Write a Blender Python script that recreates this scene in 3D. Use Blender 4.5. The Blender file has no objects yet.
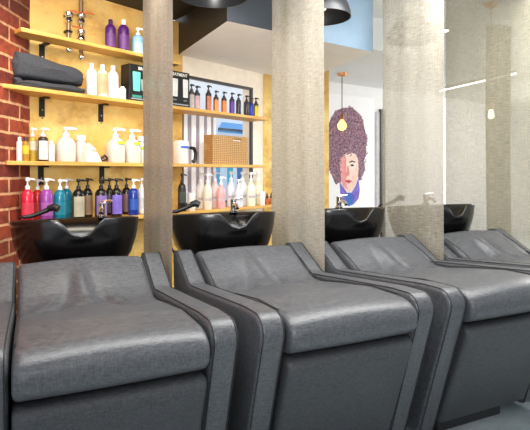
import bpy, bmesh, math, random
from mathutils import Vector, Matrix
random.seed(7)
PI = math.pi
C = bpy.context.scene.collection
scn = bpy.context.scene

# ------------------------------------------------------------------ camera
TH = math.radians(25.43); CT, ST = math.cos(TH), math.sin(TH)
H = 1.12; F = 498.0
cam = bpy.data.cameras.new('camera'); co = bpy.data.objects.new('camera', cam); C.objects.link(co)
co.location = (0, 0, H); co.rotation_euler = (PI/2, 0, -TH)
cam.sensor_width = 36; cam.lens = 36*F/530; cam.shift_y = -43/530.0
cam.clip_start = 0.02
scn.camera = co

def W(X, Z, z=0.0):
    """plan survey: X metres right of and Z metres in front of the tripod -> room coordinates"""
    return Vector((CT*X + ST*Z, -ST*X + CT*Z, z))

# ------------------------------------------------------------------ materials
def lin(c):
    c = c/255.0
    return c/12.92 if c <= 0.04045 else ((c+0.055)/1.055)**2.4
def rgb(r, g, b): return (lin(r), lin(g), lin(b), 1)
def mk(name):
    m = bpy.data.materials.new(name); m.use_nodes = True
    nt = m.node_tree; b = nt.nodes['Principled BSDF']
    return m, nt, b
def N(nt, t, **kw):
    n = nt.nodes.new(t)
    for k, v in kw.items():
        if k in n.inputs: n.inputs[k].default_value = v
        else: setattr(n, k, v)
    return n
def coords(nt, scale=(1, 1, 1), rot=(0, 0, 0), loc=(0, 0, 0)):
    tc = nt.nodes.new('ShaderNodeTexCoord'); mp = nt.nodes.new('ShaderNodeMapping')
    mp.inputs['Scale'].default_value = scale; mp.inputs['Rotation'].default_value = rot
    mp.inputs['Location'].default_value = loc
    nt.links.new(tc.outputs['Object'], mp.inputs['Vector'])
    return mp.outputs['Vector']
def ramp(nt, fac, stops):
    r = nt.nodes.new('ShaderNodeValToRGB'); e = r.color_ramp.elements
    while len(e) < len(stops): e.new(0.5)
    for el, (p, c) in zip(e, stops): el.position = p; el.color = c
    nt.links.new(fac, r.inputs['Fac']); return r.outputs['Color']
def mixc(nt, a, b, fac, mode='MIX'):
    n = nt.nodes.new('ShaderNodeMix'); n.data_type = 'RGBA'; n.blend_type = mode
    for sock, v in ((n.inputs[0], fac), (n.inputs[6], a), (n.inputs[7], b)):
        if hasattr(v, 'is_output'): nt.links.new(v, sock)
        else: sock.default_value = v
    return n.outputs[2]
def bump(nt, b, h, s, d=0.01):
    n = N(nt, 'ShaderNodeBump', Strength=s, Distance=d)
    nt.links.new(h, n.inputs['Height']); nt.links.new(n.outputs['Normal'], b.inputs['Normal'])
_pc = {}
def plain(r, g, b_, rough=0.4, metal=0.0, spec=0.5, var=0.12, trans=0.0, emit=0.0):
    key = (r, g, b_, rough, metal, spec, var, trans, emit)
    if key in _pc: return _pc[key]
    m, nt, b = mk('mat_%d_%d_%d' % (r, g, b_))
    v = coords(nt)
    n = N(nt, 'ShaderNodeTexNoise', Scale=14.0, Detail=3.0); nt.links.new(v, n.inputs['Vector'])
    c = rgb(r, g, b_); d = tuple(x*(1-var) for x in c[:3])+(1,)
    l = tuple(min(1, x*(1+var)) for x in c[:3])+(1,)
    col = ramp(nt, n.outputs['Fac'], [(0.3, d), (0.7, l)])
    nt.links.new(col, b.inputs['Base Color'])
    b.inputs['Roughness'].default_value = rough; b.inputs['Metallic'].default_value = metal
    b.inputs['Specular IOR Level'].default_value = spec
    b.inputs['Transmission Weight'].default_value = trans
    if emit:
        b.inputs['Emission Color'].default_value = c; b.inputs['Emission Strength'].default_value = emit
    _pc[key] = m; return m

def vinyl(name, base, hi, rough=0.5):
    m, nt, b = mk(name)
    v1 = coords(nt, (50, 50, 260)); v2 = coords(nt, (260, 260, 55)); v3 = coords(nt)
    n1 = N(nt, 'ShaderNodeTexNoise', Scale=1.0, Detail=4.0); nt.links.new(v1, n1.inputs['Vector'])
    n2 = N(nt, 'ShaderNodeTexNoise', Scale=1.0, Detail=4.0); nt.links.new(v2, n2.inputs['Vector'])
    n3 = N(nt, 'ShaderNodeTexNoise', Scale=5.0, Detail=5.0); nt.links.new(v3, n3.inputs['Vector'])
    mm = N(nt, 'ShaderNodeMath', operation='ADD'); nt.links.new(n1.outputs['Fac'], mm.inputs[0]); nt.links.new(n2.outputs['Fac'], mm.inputs[1])
    m2 = N(nt, 'ShaderNodeMath', operation='MULTIPLY'); nt.links.new(mm.outputs[0], m2.inputs[0]); m2.inputs[1].default_value = 0.5
    col = ramp(nt, m2.outputs[0], [(0.38, rgb(*base)), (0.62, rgb(*hi))])
    col2 = mixc(nt, col, (0.75, 0.75, 0.76, 1), 0.55, 'MULTIPLY')
    c3 = mixc(nt, col2, col, n3.outputs['Fac'])
    nt.links.new(c3, b.inputs['Base Color'])
    b.inputs['Roughness'].default_value = rough; b.inputs['Specular IOR Level'].default_value = 0.5
    bump(nt, b, m2.outputs[0], 0.25, 0.004)
    return m
M_VINYL = vinyl('charcoal_vinyl', (55, 57, 60), (83, 85, 89), 0.38)
M_VINYL_SHADE = vinyl('charcoal_vinyl_shaded', (41, 42, 45), (63, 65, 68), 0.5)  # same vinyl darkened: shade on the leg rest put into its colour
M_SEAM = plain(24, 24, 27, 0.6)
M_BLACK = plain(16, 16, 17, 0.45)
M_CERAMIC = plain(10, 9, 10, 0.2, spec=0.6)
M_CHROME = plain(225, 226, 230, 0.1, metal=1.0, var=0.03)
M_BRACKET = plain(24, 23, 24, 0.4)
M_WHITE = plain(235, 233, 228, 0.4, var=0.03)

def wood(name, a, b_, sc=(3, 30, 30)):
    m, nt, b = mk(name)
    v = coords(nt, sc)
    n = N(nt, 'ShaderNodeTexNoise', Scale=2.0, Detail=5.0); nt.links.new(v, n.inputs['Vector'])
    nt.links.new(ramp(nt, n.outputs['Fac'], [(0.3, rgb(*a)), (0.7, rgb(*b_))]), b.inputs['Base Color'])
    b.inputs['Roughness'].default_value = 0.5
    return m
M_SHELF = wood('pine_shelf', (204, 148, 62), (236, 190, 104))

def plaster():
    m, nt, b = mk('yellow_plaster')
    v = coords(nt); vs = coords(nt, (1.5, 1.5, 2.2))
    n = N(nt, 'ShaderNodeTexNoise', Scale=3.2, Detail=8.0, Roughness=0.65); nt.links.new(v, n.inputs['Vector'])
    n2 = N(nt, 'ShaderNodeTexNoise', Scale=2.6, Detail=9.0, Roughness=0.7); nt.links.new(vs, n2.inputs['Vector'])
    n3 = N(nt, 'ShaderNodeTexNoise', Scale=40.0, Detail=4.0); nt.links.new(v, n3.inputs['Vector'])
    c1 = ramp(nt, n.outputs['Fac'], [(0.28, rgb(196, 146, 70)), (0.46, rgb(232, 190, 104)), (0.6, rgb(244, 210, 130)), (0.8, rgb(248, 224, 156))])
    st = ramp(nt, n2.outputs['Fac'], [(0.34, rgb(150, 104, 52)), (0.5, (1, 1, 1, 1))])
    c2 = mixc(nt, c1, st, 0.5, 'MULTIPLY')
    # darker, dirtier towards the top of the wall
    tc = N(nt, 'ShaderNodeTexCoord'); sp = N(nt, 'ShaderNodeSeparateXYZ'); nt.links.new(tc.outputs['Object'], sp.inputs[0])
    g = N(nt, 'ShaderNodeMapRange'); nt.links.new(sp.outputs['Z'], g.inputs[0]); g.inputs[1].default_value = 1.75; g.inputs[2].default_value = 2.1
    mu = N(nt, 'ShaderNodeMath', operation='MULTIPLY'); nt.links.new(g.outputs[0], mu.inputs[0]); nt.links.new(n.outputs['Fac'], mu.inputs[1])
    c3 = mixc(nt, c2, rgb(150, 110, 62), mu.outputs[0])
    nt.links.new(c3, b.inputs['Base Color']); b.inputs['Roughness'].default_value = 0.85
    bump(nt, b, n3.outputs['Fac'], 0.3, 0.01)
    return m
M_PLASTER = plaster()

def brick():
    m, nt, b = mk('red_brick')
    v = coords(nt, rot=(PI/2, 0, 0))
    nn = N(nt, 'ShaderNodeTexNoise', Scale=9.0, Detail=3.0)
    vv = coords(nt); nt.links.new(vv, nn.inputs['Vector'])
    wob = mixc(nt, v, nn.outputs['Color'], 0.012, 'ADD')
    t = N(nt, 'ShaderNodeTexBrick'); nt.links.new(wob, t.inputs['Vector'])
    t.inputs['Scale'].default_value = 1.0; t.inputs['Brick Width'].default_value = 0.235; t.inputs['Row Height'].default_value = 0.083
    t.inputs['Mortar Size'].default_value = 0.008; t.inputs['Mortar Smooth'].default_value = 0.25
    t.inputs['Color1'].default_value = rgb(180, 82, 48); t.inputs['Color2'].default_value = rgb(126, 46, 30)
    t.inputs['Mortar'].default_value = rgb(236, 190, 146)
    n = N(nt, 'ShaderNodeTexNoise', Scale=18.0, Detail=6.0, Roughness=0.7); nt.links.new(vv, n.inputs['Vector'])
    c = mixc(nt, t.outputs['Color'], ramp(nt, n.outputs['Fac'], [(0.36, rgb(130, 96, 88)), (0.58, rgb(255, 236, 214))]), 0.7, 'MULTIPLY')
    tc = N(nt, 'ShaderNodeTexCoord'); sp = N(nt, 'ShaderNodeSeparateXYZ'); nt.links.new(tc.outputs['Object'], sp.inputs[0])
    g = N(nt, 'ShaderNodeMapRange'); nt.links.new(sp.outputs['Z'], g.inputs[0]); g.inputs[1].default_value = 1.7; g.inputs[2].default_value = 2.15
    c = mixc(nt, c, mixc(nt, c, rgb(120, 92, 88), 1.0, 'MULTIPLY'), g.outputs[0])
    nt.links.new(c, b.inputs['Base Color']); b.inputs['Roughness'].default_value = 0.8
    inv = N(nt, 'ShaderNodeMath', operation='SUBTRACT'); inv.inputs[0].default_value = 1.0; nt.links.new(t.outputs['Fac'], inv.inputs[1])
    bump(nt, b, inv.outputs[0], 0.5, 0.01)
    return m
M_BRICK = brick()

def mesh_cloth(name, a, b_, alpha, sc=1.0):
    m, nt, b = mk(name)
    v = coords(nt, (16*sc, 16*sc, 210*sc)); v2 = coords(nt, (160*sc, 160*sc, 14*sc)); v3 = coords(nt, (1, 1, .5))
    n1 = N(nt, 'ShaderNodeTexNoise', Scale=1.0, Detail=3.0); nt.links.new(v, n1.inputs['Vector'])
    n2 = N(nt, 'ShaderNodeTexNoise', Scale=1.0, Detail=2.0); nt.links.new(v2, n2.inputs['Vector'])
    n3 = N(nt, 'ShaderNodeTexNoise', Scale=1.5, Detail=2.0); nt.links.new(v3, n3.inputs['Vector'])
    mm = N(nt, 'ShaderNodeMath', operation='ADD'); nt.links.new(n1.outputs['Fac'], mm.inputs[0])
    mu = N(nt, 'ShaderNodeMath', operation='MULTIPLY'); nt.links.new(n2.outputs['Fac'], mu.inputs[0]); mu.inputs[1].default_value = 0.5
    nt.links.new(mu.outputs[0], mm.inputs[1])
    col = ramp(nt, mm.outputs[0], [(0.5, rgb(*a)), (1.0, rgb(*b_))])
    col = mixc(nt, col, mixc(nt, col, (0.8, 0.8, 0.8, 1), 1.0, 'MULTIPLY'), n3.outputs['Fac'])
    nt.links.new(col, b.inputs['Base Color']); b.inputs['Roughness'].default_value = 0.8
    bump(nt, b, mm.outputs[0], 0.4, 0.004)
    tr = N(nt, 'ShaderNodeBsdfTransparent'); tl = N(nt, 'ShaderNodeBsdfTranslucent'); nt.links.new(col, tl.inputs['Color'])
    mx0 = N(nt, 'ShaderNodeMixShader'); mx0.inputs[0].default_value = 0.3
    nt.links.new(b.outputs[0], mx0.inputs[1]); nt.links.new(tl.outputs[0], mx0.inputs[2])
    mx = N(nt, 'ShaderNodeMixShader')
    al = N(nt, 'ShaderNodeMapRange'); nt.links.new(mm.outputs[0], al.inputs[0])
    al.inputs[1].default_value = 0.55; al.inputs[2].default_value = 0.95; al.inputs[3].default_value = max(0, alpha-0.12); al.inputs[4].default_value = min(1, alpha+0.12)
    nt.links.new(al.outputs[0], mx.inputs[0])
    nt.links.new(tr.outputs[0], mx.inputs[1]); nt.links.new(mx0.outputs[0], mx.inputs[2])
    nt.links.new(mx.outputs[0], nt.nodes['Material Output'].inputs['Surface'])
    return m

def glass_mat():
    m, nt, b = mk('window_glass')
    tr = N(nt, 'ShaderNodeBsdfTransparent'); gl = N(nt, 'ShaderNodeBsdfGlossy', Roughness=0.2)
    mx = N(nt, 'ShaderNodeMixShader'); mx.inputs[0].default_value = .03
    nt.links.new(tr.outputs[0], mx.inputs[1]); nt.links.new(gl.outputs[0], mx.inputs[2])
    nt.links.new(mx.outputs[0], nt.nodes['Material Output'].inputs['Surface'])
    return m
M_GLASS = glass_mat()

def wicker():
    m, nt, b = mk('wicker')
    v = coords(nt)
    ck = N(nt, 'ShaderNodeTexWave', wave_type='BANDS', bands_direction='Z'); ck.inputs['Scale'].default_value = 22; ck.inputs['Distortion'].default_value = 2.5
    c2 = N(nt, 'ShaderNodeTexWave', wave_type='BANDS', bands_direction='X'); c2.inputs['Scale'].default_value = 14; c2.inputs['Distortion'].default_value = 2.5
    nt.links.new(v, ck.inputs['Vector']); nt.links.new(v, c2.inputs['Vector'])
    mm = N(nt, 'ShaderNodeMath', operation='MULTIPLY'); nt.links.new(ck.outputs['Fac'], mm.inputs[0]); nt.links.new(c2.outputs['Fac'], mm.inputs[1])
    nt.links.new(ramp(nt, mm.outputs[0], [(0.0, rgb(170, 124, 70)), (0.5, rgb(226, 186, 128))]), b.inputs['Base Color'])
    bump(nt, b, mm.outputs[0], 0.7, 0.01); b.inputs['Roughness'].default_value = 0.7
    return m

def floor_mat():
    m, nt, b = mk('polished_concrete')
    v = coords(nt)
    n = N(nt, 'ShaderNodeTexNoise', Scale=4.0, Detail=8.0, Roughness=0.65); nt.links.new(v, n.inputs['Vector'])
    nt.links.new(ramp(nt, n.outputs['Fac'], [(0.35, rgb(150, 164, 168)), (0.65, rgb(196, 206, 208))]), b.inputs['Base Color'])
    b.inputs['Roughness'].default_value = 0.3
    return m

# ------------------------------------------------------------------ mesh helpers
def obj(name, bm, mat, parent=None, smooth=True, bevel=0.0, sub=0, angle=40):
    me = bpy.data.meshes.new(name)
    bmesh.ops.recalc_face_normals(bm, faces=bm.faces)
    bm.to_mesh(me); bm.free()
    for m in (mat if isinstance(mat, (list, tuple)) else [mat]): me.materials.append(m)
    o = bpy.data.objects.new(name, me); C.objects.link(o)
    if smooth:
        for p in me.polygons: p.use_smooth = True
        if not sub:
            me.set_sharp_from_angle(angle=math.radians(angle))
    if bevel:
        md = o.modifiers.new('bevel', 'BEVEL'); md.width = bevel; md.segments = 2; md.limit_method = 'ANGLE'; md.angle_limit = math.radians(35)
    if sub:
        md = o.modifiers.new('sub', 'SUBSURF'); md.levels = sub; md.render_levels = sub
    if parent: o.parent = parent
    return o
def thing(name, label, cat, loc=(0, 0, 0), rotz=0, group=None):
    o = bpy.data.objects.new(name, None); C.objects.link(o); o.empty_display_size = 0.05
    o.location = loc; o.rotation_euler = (0, 0, rotz); o['label'] = label; o['category'] = cat
    if group: o['group'] = group
    return o
def tag(o, label, cat, group=None, kind=None):
    o['label'] = label; o['category'] = cat
    if group: o['group'] = group
    if kind: o['kind'] = kind
    return o
def struct(o): o['kind'] = 'structure'; return o
def dup(root, loc, rotz=None, label=None, group=None):
    r = root.copy(); C.objects.link(r); r.location = loc
    if rotz is not None: r.rotation_euler = (0, 0, rotz)
    if label: r['label'] = label
    if group: r['group'] = group
    for ch in list(root.children):
        c = ch.copy(); C.objects.link(c); c.parent = r
        for g in list(ch.children):
            d = g.copy(); C.objects.link(d); d.parent = c
    return r
def box(bm, x0, x1, y0, y1, z0, z1, mi=0):
    vs = [bm.verts.new(p) for p in ((x0,y0,z0),(x1,y0,z0),(x1,y1,z0),(x0,y1,z0),(x0,y0,z1),(x1,y0,z1),(x1,y1,z1),(x0,y1,z1))]
    for f in ((0,3,2,1),(4,5,6,7),(0,1,5,4),(1,2,6,5),(2,3,7,6),(3,0,4,7)):
        fc = bm.faces.new([vs[i] for i in f]); fc.material_index = mi
    return vs
def bxm(*a): bm = bmesh.new(); box(bm, *a); return bm
def lathe(bm, prof, seg=20, n=2.0, sx=1.0, sy=1.0, c=(0, 0, 0)):
    """prof: [(r,z)...]; n superellipse exponent; closed at ends"""
    rings = []
    for r, z in prof:
        ring = []
        for i in range(seg):
            a = 2*PI*i/seg; ca, sa = math.cos(a), math.sin(a)
            x = math.copysign(abs(ca)**(2/n), ca)*r*sx; y = math.copysign(abs(sa)**(2/n), sa)*r*sy
            ring.append(bm.verts.new((c[0]+x, c[1]+y, c[2]+z)))
        rings.append(ring)
    for a, b in zip(rings, rings[1:]):
        for i in range(seg):
            bm.faces.new((a[i], a[(i+1) % seg], b[(i+1) % seg], b[i]))
    bm.faces.new(list(reversed(rings[0]))); bm.faces.new(rings[-1])
    return bm
def tube(bm, pts, r, seg=8):
    pts = [Vector(p) for p in pts]; rings = []
    rr = r if isinstance(r, (list, tuple)) else [r]*len(pts)
    up = None
    for i, p in enumerate(pts):
        d = (pts[min(i+1, len(pts)-1)] - pts[max(i-1, 0)]).normalized()
        if up is None:
            up = Vector((0, 0, 1)) if abs(d.z) < 0.9 else Vector((1, 0, 0))
        s = d.cross(up).normalized(); u = s.cross(d).normalized(); up = u
        rings.append([bm.verts.new(p + rr[i]*(math.cos(2*PI*k/seg)*s + math.sin(2*PI*k/seg)*u)) for k in range(seg)])
    for a, b in zip(rings, rings[1:]):
        for k in range(seg): bm.faces.new((a[k], a[(k+1) % seg], b[(k+1) % seg], b[k]))
    bm.faces.new(list(reversed(rings[0]))); bm.faces.new(rings[-1])
    return bm
def fillet(poly, rad, seg=6):
    """2-D closed polygon with per-corner radii -> smooth outline"""
    out = []; n = len(poly)
    for i in range(n):
        p = Vector(poly[i]); a = Vector(poly[i-1]); b = Vector(poly[(i+1) % n])
        r = rad[i] if isinstance(rad, (list, tuple)) else rad
        if r <= 0: out.append(p); continue
        da = (a-p); db = (b-p); la, lb = da.length, db.length; da.normalize(); db.normalize()
        ang = math.acos(max(-1, min(1, da.dot(db))))
        t = min(r/math.tan(ang/2), la*0.48, lb*0.48); r2 = t*math.tan(ang/2)
        bis = (da+db).normalized(); cen = p + bis*(r2/math.sin(ang/2))
        s = (p+da*t)-cen; e = (p+db*t)-cen
        a0 = math.atan2(s.y, s.x); a1 = math.atan2(e.y, e.x); d = (a1-a0+PI) % (2*PI)-PI
        for k in range(seg+1):
            q = a0+d*k/seg; out.append(cen+Vector((math.cos(q), math.sin(q)))*r2)
    return out
def densify(poly, step):
    out = []; n = len(poly)
    for i in range(n):
        a, b = poly[i], poly[(i+1) % n]; k = max(1, int((b-a).length/step))
        for j in range(k): out.append(a.lerp(b, j/k))
    return out
def offset_in(poly, d):
    n = len(poly); area = sum(poly[i].x*poly[(i+1) % n].y-poly[(i+1) % n].x*poly[i].y for i in range(n))
    sg = 1 if area > 0 else -1; out = []
    for i in range(n):
        t = poly[(i+1) % n]-poly[i-1]
        if t.length < 1e-9: out.append(poly[i]); continue
        t.normalize(); out.append(poly[i]+sg*d*Vector((-t.y, t.x)))
    return out
def slab(bm, poly, u0, u1, r, nu=1, rs=4):
    """closed (y,z) outline swept along x from u0 to u1 with edges rounded by r"""
    st = []
    for k in range(rs+1):
        a = PI/2*k/rs; st.append((u0+r-r*math.cos(a), r*(1-math.sin(a))))
    for k in range(1, nu): st.append((u0+r+(u1-u0-2*r)*k/nu, 0))
    for k in range(rs, -1, -1):
        a = PI/2*k/rs; st.append((u1-r+r*math.cos(a), r*(1-math.sin(a))))
    rings = []
    for u, d in st:
        q = offset_in(poly, d) if d > 1e-6 else poly
        rings.append([bm.verts.new((u, p.x, p.y)) for p in q])
    n = len(poly)
    for a, b in zip(rings, rings[1:]):
        for i in range(n): bm.faces.new((a[i], a[(i+1) % n], b[(i+1) % n], b[i]))
    bm.faces.new(rings[0]); bm.faces.new(list(reversed(rings[-1])))
    return bm

# ------------------------------------------------------------------ shampoo chairs
SP = 0.78
def chair():
    t = thing('wash_chair', 'grey vinyl shampoo chair in left foreground, nearest the brick wall', 'chair', (0.22, 1.379, 0), 0, 'row of shampoo chairs')
    # seat cushion: seat, fold and raised back in one upholstered piece
    P = [(0.05, .535), (0.0, .56), (-.012, .605), (.02, .645), (.085, .662), (.25, .658), (.45, .632), (.62, .607), (.70, .607), (.76, .632), (.86, .688), (.945, .730), (.985, .726), (.995, .69), (.95, .60), (.85, .54)]
    pw = lambda v, e: math.copysign(abs(v)**e, v)
    roll = [Vector((.104-.120*pw(math.cos(a), .8), .594+.066*pw(math.sin(a), .8))) for a in [math.radians(-80+170*i/18) for i in range(19)]]
    rest = fillet([Vector((.10, .527)), Vector((.104, .66))]+[Vector(p) for p in P[5:]], [.012, 0, .2, .3, .3, .12, .12, .2, .03, .02, .03, .05, .05], 4)
    k = max(i for i, p in enumerate(rest) if (p-Vector((.104, .66))).length < 1e-6)
    P = densify(rest[:k]+roll+rest[k+1:], .02)
    bm = slab(bmesh.new(), P, -.258, .258, .018, nu=44, rs=3)
    g = lambda x, s: math.exp(-(x/s)**2)
    for v in bm.verts:
        x, y, z = v.co
        if z > .6 and y > 0.02:
            edge = min(1, max(0, (.25-abs(x))/.06)); w = min(1, max(0, (y-.30)/.2))*min(1, max(0, (.95-y)/.12))
            d = 0
            # folds fanning out of the neck rest
            d += .020*g(x+.02+.10*(y-.8), .035)*g(y-.80, .13)
            d -= .016*g(x-.05+.30*(y-.7), .03)*g(y-.70, .16)
            d -= .014*g(x+.10-.25*(y-.7), .035)*g(y-.72, .13)
            d += .016*g(x-.10+.55*(y-.66), .024)*g(y-.62, .11)
            d += .012*g(x+.17-.7*(y-.66), .025)*g(y-.63, .10)
            d -= .010*g(y-.60-.25*abs(x), .03)*(.6+.4*math.sin(14*x+1))
            d += .006*math.sin(19*x+3*y)*g(y-.55, .14)
            d += .003*math.sin(31*x-12*y)*g(y-.45, .16)
            v.co.z += d*edge*w
        # slack bulge of the front roll
        if y < .12: v.co.y -= .006*math.cos(x/.258*PI/2)
        v.co.z += .012*math.cos(x/.258*PI/2)*min(1, max(0, (z-.55)/.08))
    seat = obj('seat_cushion', bm, M_VINYL, t)
    # welt along the front edges of the cushion
    for s in (-1, 1):
        pts = [(s*.252, y, z) for y, z in ((.90, .712), (.80, .668), (.70, .615), (.6, .615), (.45, .638), (.25, .662), (.09, .664))]
        obj('seam', tube(bmesh.new(), pts, .0025, 6), M_SEAM, seat)
    # leg rest panel
    P = [Vector(p) for p in ((-.004, .524), (.158, .085), (.22, .085), (.12, .524))]
    P = densify(fillet(P, [.03, .02, .02, .02], 5), .03)
    bm = slab(bmesh.new(), P, -.258, .258, .02, nu=8)
    for v in bm.verts: v.co.y -= .012*math.cos(v.co.x/.258*PI/2)*max(0, math.sin((v.co.z-.085)/.43*PI))
    obj('leg_rest', bm, M_VINYL_SHADE, t)
    # arms with wings
    A = [(-.018, .675), (.178, .05), (1.0, .05), (1.045, .735), (.985, .735), (.775, .616), (.16, .672)]
    R = [.115, .03, .02, .03, .025, .06, .4]
    Af = fillet([Vector(p) for p in A], R, 8); Pd = densify(Af, .03)
    for s in (-1, 1):
        a0, a1 = (s*.266, s*.355) if s > 0 else (s*.355, s*.266)
        arm = obj('armrest', slab(bmesh.new(), Pd, a0, a1, .018, nu=3), M_VINYL, t)
        for e in (a0+.008, a1-.008):
            q = offset_in(Pd, .0045); k0 = min(range(len(q)), key=lambda i: (q[i]-Vector((.178, .05))).length)
            k1 = min(range(len(q)), key=lambda i: (q[i]-Vector((1.045, .72))).length)
            q = offset_in(Pd, .0015); idx = []
            i = k0
            while True:
                idx.append(i)
                if i == k1 or len(idx) > len(q): break
                i = (i-1) % len(q)
            obj('seam', tube(bmesh.new(), [(e, q[i].x, q[i].y) for i in idx], .0022, 5), M_SEAM, arm)
    bm = bxm(-.262, .262, .24, .96, .09, .53)
    obj('seat_base', bm, M_BLACK, t, bevel=.01)
    obj('plinth', bxm(-.195, .195, .234, .90, 0, .09), M_BLACK, t, bevel=.006)
    return t
ch0 = chair()
dup(ch0, (0.22+SP, 1.379, 0), label='grey vinyl shampoo chair second from the left, in the middle of the view')
dup(ch0, (0.22+2*SP, 1.379, 0), label='grey vinyl shampoo chair third from the left, its black plinth showing on the floor')
dup(ch0, (0.22+3*SP, 1.379, 0), label='grey vinyl shampoo chair at far right, farthest along the row')

# ------------------------------------------------------------------ wash basins
def basin():
    t = thing('wash_basin', 'black shampoo basin nearest the brick wall, in front of the coloured pump bottles', 'basin', (0.22, 2.67, 0), 0, 'black shampoo basins behind the chairs')
    rings = [(.10, .10, .625, .02), (.18, .16, .632, .015), (.235, .20, .662, .008), (.265, .222, .715, .0), (.284, .237, .775, 0), (.290, .242, .80, 0), (.294, .246, .82, 0), (.298, .249, .855, 0), (.301, .252, .884, 0), (.299, .25, .892, 0),
             (.290, .241, .893, 0), (.283, .232, .886, -.004), (.262, .195, .85, -.03), (.232, .165, .79, -.032), (.18, .13, .72, -.03), (.09, .07, .69, -.03), (.03, .03, .685, -.03)]
    seg = 64; bm = bmesh.new(); R = []
    for hx, hy, z, ys in rings:
        ring = []
        for i in range(seg):
            a = 2*PI*i/seg; ca, sa = math.cos(a), math.sin(a); n = 2.35
            x = math.copysign(abs(ca)**(2/n), ca)*hx; y = math.copysign(abs(sa)**(2/n), sa)*hy+ys
            zz = z
            if y < 0:
                q = max(0, 1-(abs(x)/.082)**2.2)**.7
                wt = min(1, max(0, (z-.795)/.09))
                zz -= .078*q*wt
                yy = y
            zz += (-.006-.072*y)*min(1, max(0, (z-.62)/.25))
            ring.append(bm.verts.new((x, y, zz)))
        R.append(ring)
    for a, b in zip(R, R[1:]):
        for i in range(seg): bm.faces.new((a[i], a[(i+1) % seg], b[(i+1) % seg], b[i]))
    bm.faces.new(list(reversed(R[0]))); bm.faces.new(R[-1])
    bowl = obj('bowl', bm, M_CERAMIC, t, angle=80)
    obj('drain', lathe(bmesh.new(), [(.0285, 0), (.0285, .006), (.02, .008)], 20, c=(0, -.03, .684)), M_CHROME, bowl)
    bm = bmesh.new(); lathe(bm, [(.15, 0), (.15, .05), (.12, .12), (.11, .45), (.13, .66)], 24, n=4, c=(0, .06, 0))
    obj('pedestal', bm, M_BLACK, t)
    # chrome mixer tap on the back deck
    fx, fy = .15, .205
    bm = lathe(bmesh.new(), [(.026, 0), (.026, .012), (.019, .016), (.018, .06), (.02, .066), (.02, .078), (.012, .084)], 16, c=(fx, fy, .870))
    fau = obj('faucet', bm, M_CHROME, t)
    bm = tube(bmesh.new(), [(fx, fy, .91), (fx-.01, fy-.05, .925), (fx-.02, fy-.10, .92), (fx-.022, fy-.118, .902)], [.013, .012, .011, .011], 10)
    obj('spout', bm, M_CHROME, fau)
    bm = tube(bmesh.new(), [(fx, fy, .950), (fx+.015, fy-.01, .957), (fx+.048, fy-.03, .962)], [.012, .009, .006], 8)
    obj('lever', bm, M_CHROME, fau)
    # black hand shower lying on the left deck
    bm = tube(bmesh.new(), [(-.245, .195, .886), (-.21, .20, .888), (-.16, .205, .905), (-.125, .205, .92)], [.010, .012, .012, .014], 10)
    tube(bm, [(-.125, .205, .925), (-.095, .195, .934), (-.075, .185, .924)], [.016, .021, .019], 12)
    obj('hand_shower', bm, M_BLACK, t)
    obj('hose', tube(bmesh.new(), [(-.245, .195, .886), (-.26, .225, .884), (-.26, .262, .85), (-.25, .27, .72), (-.18, .22, .56), (-.10, .12, .5)], .006, 8), M_BLACK, t)
    return t
b0 = basin()
dup(b0, (0.22+SP, 2.67, 0), label='black shampoo basin second from the left, in front of the pale bottles')
dup(b0, (0.22+2*SP, 2.67, 0), label='black shampoo basin third from the left, below the curly haired portrait')
dup(b0, (0.22+3*SP, 2.67, 0), label='black shampoo basin farthest right, half hidden by the mesh curtain')

# ------------------------------------------------------------------ shelf wall frame
E_ = Vector((.645, .764)); NV = Vector((.764, -.645))
PF = Vector((-.881, 3.25)); WO = PF - .2*NV
WROT = math.atan2(-ST*E_.x+CT*E_.y, CT*E_.x+ST*E_.y)
def tpx(x, n):
    """distance along the shelf wall of the sight line through photo column x, n metres out from the wall"""
    o = WO + n*NV; k = (x-265)/F
    return (k*o.y-o.x)/(E_.x-k*E_.y)
def wp(t, n, z): q = WO + t*E_ + n*NV; return W(q.x, q.y, z)
def depth(t, n): return (WO + t*E_ + n*NV).y
wall_org = W(WO.x, WO.y, 0)
def inwall(o):     # local frame: x along the wall, -y into the room
    o.location = wall_org; o.rotation_euler = (0, 0, WROT); return o

CEIL = 2.27; HI = 2.64
tc0 = tpx(30, 0)                    # brick corner
w0, w1 = tpx(182.5, 0), tpx(252.5, 0)  # window opening
wz0, wz1 = .86, 1.875
bm = bmesh.new(); T = .12; tend = tpx(328, 0)
tp_ = tpx(263, 0)
box(bm, tc0, w0, 0, T, 0, CEIL); box(bm, tp_, tend, -.012, T, 0, CEIL)
box(bm, w0, w1, 0, T, 0, wz0, 1); box(bm, w0, w1, 0, T, wz1, CEIL, 1); box(bm, w1, tp_, 0, T, 0, CEIL, 1)
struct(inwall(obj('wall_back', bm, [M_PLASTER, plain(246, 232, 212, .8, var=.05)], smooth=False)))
# brick wall coming towards the viewer
bq = WO + tc0*E_
bm = bxm(-1.75, 0, 0, .12, 0, CEIL)
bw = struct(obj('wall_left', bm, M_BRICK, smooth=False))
bw.location = W(bq.x, bq.y, 0)
bw.rotation_euler = (0, 0, PI/2-TH-0.0)
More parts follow.
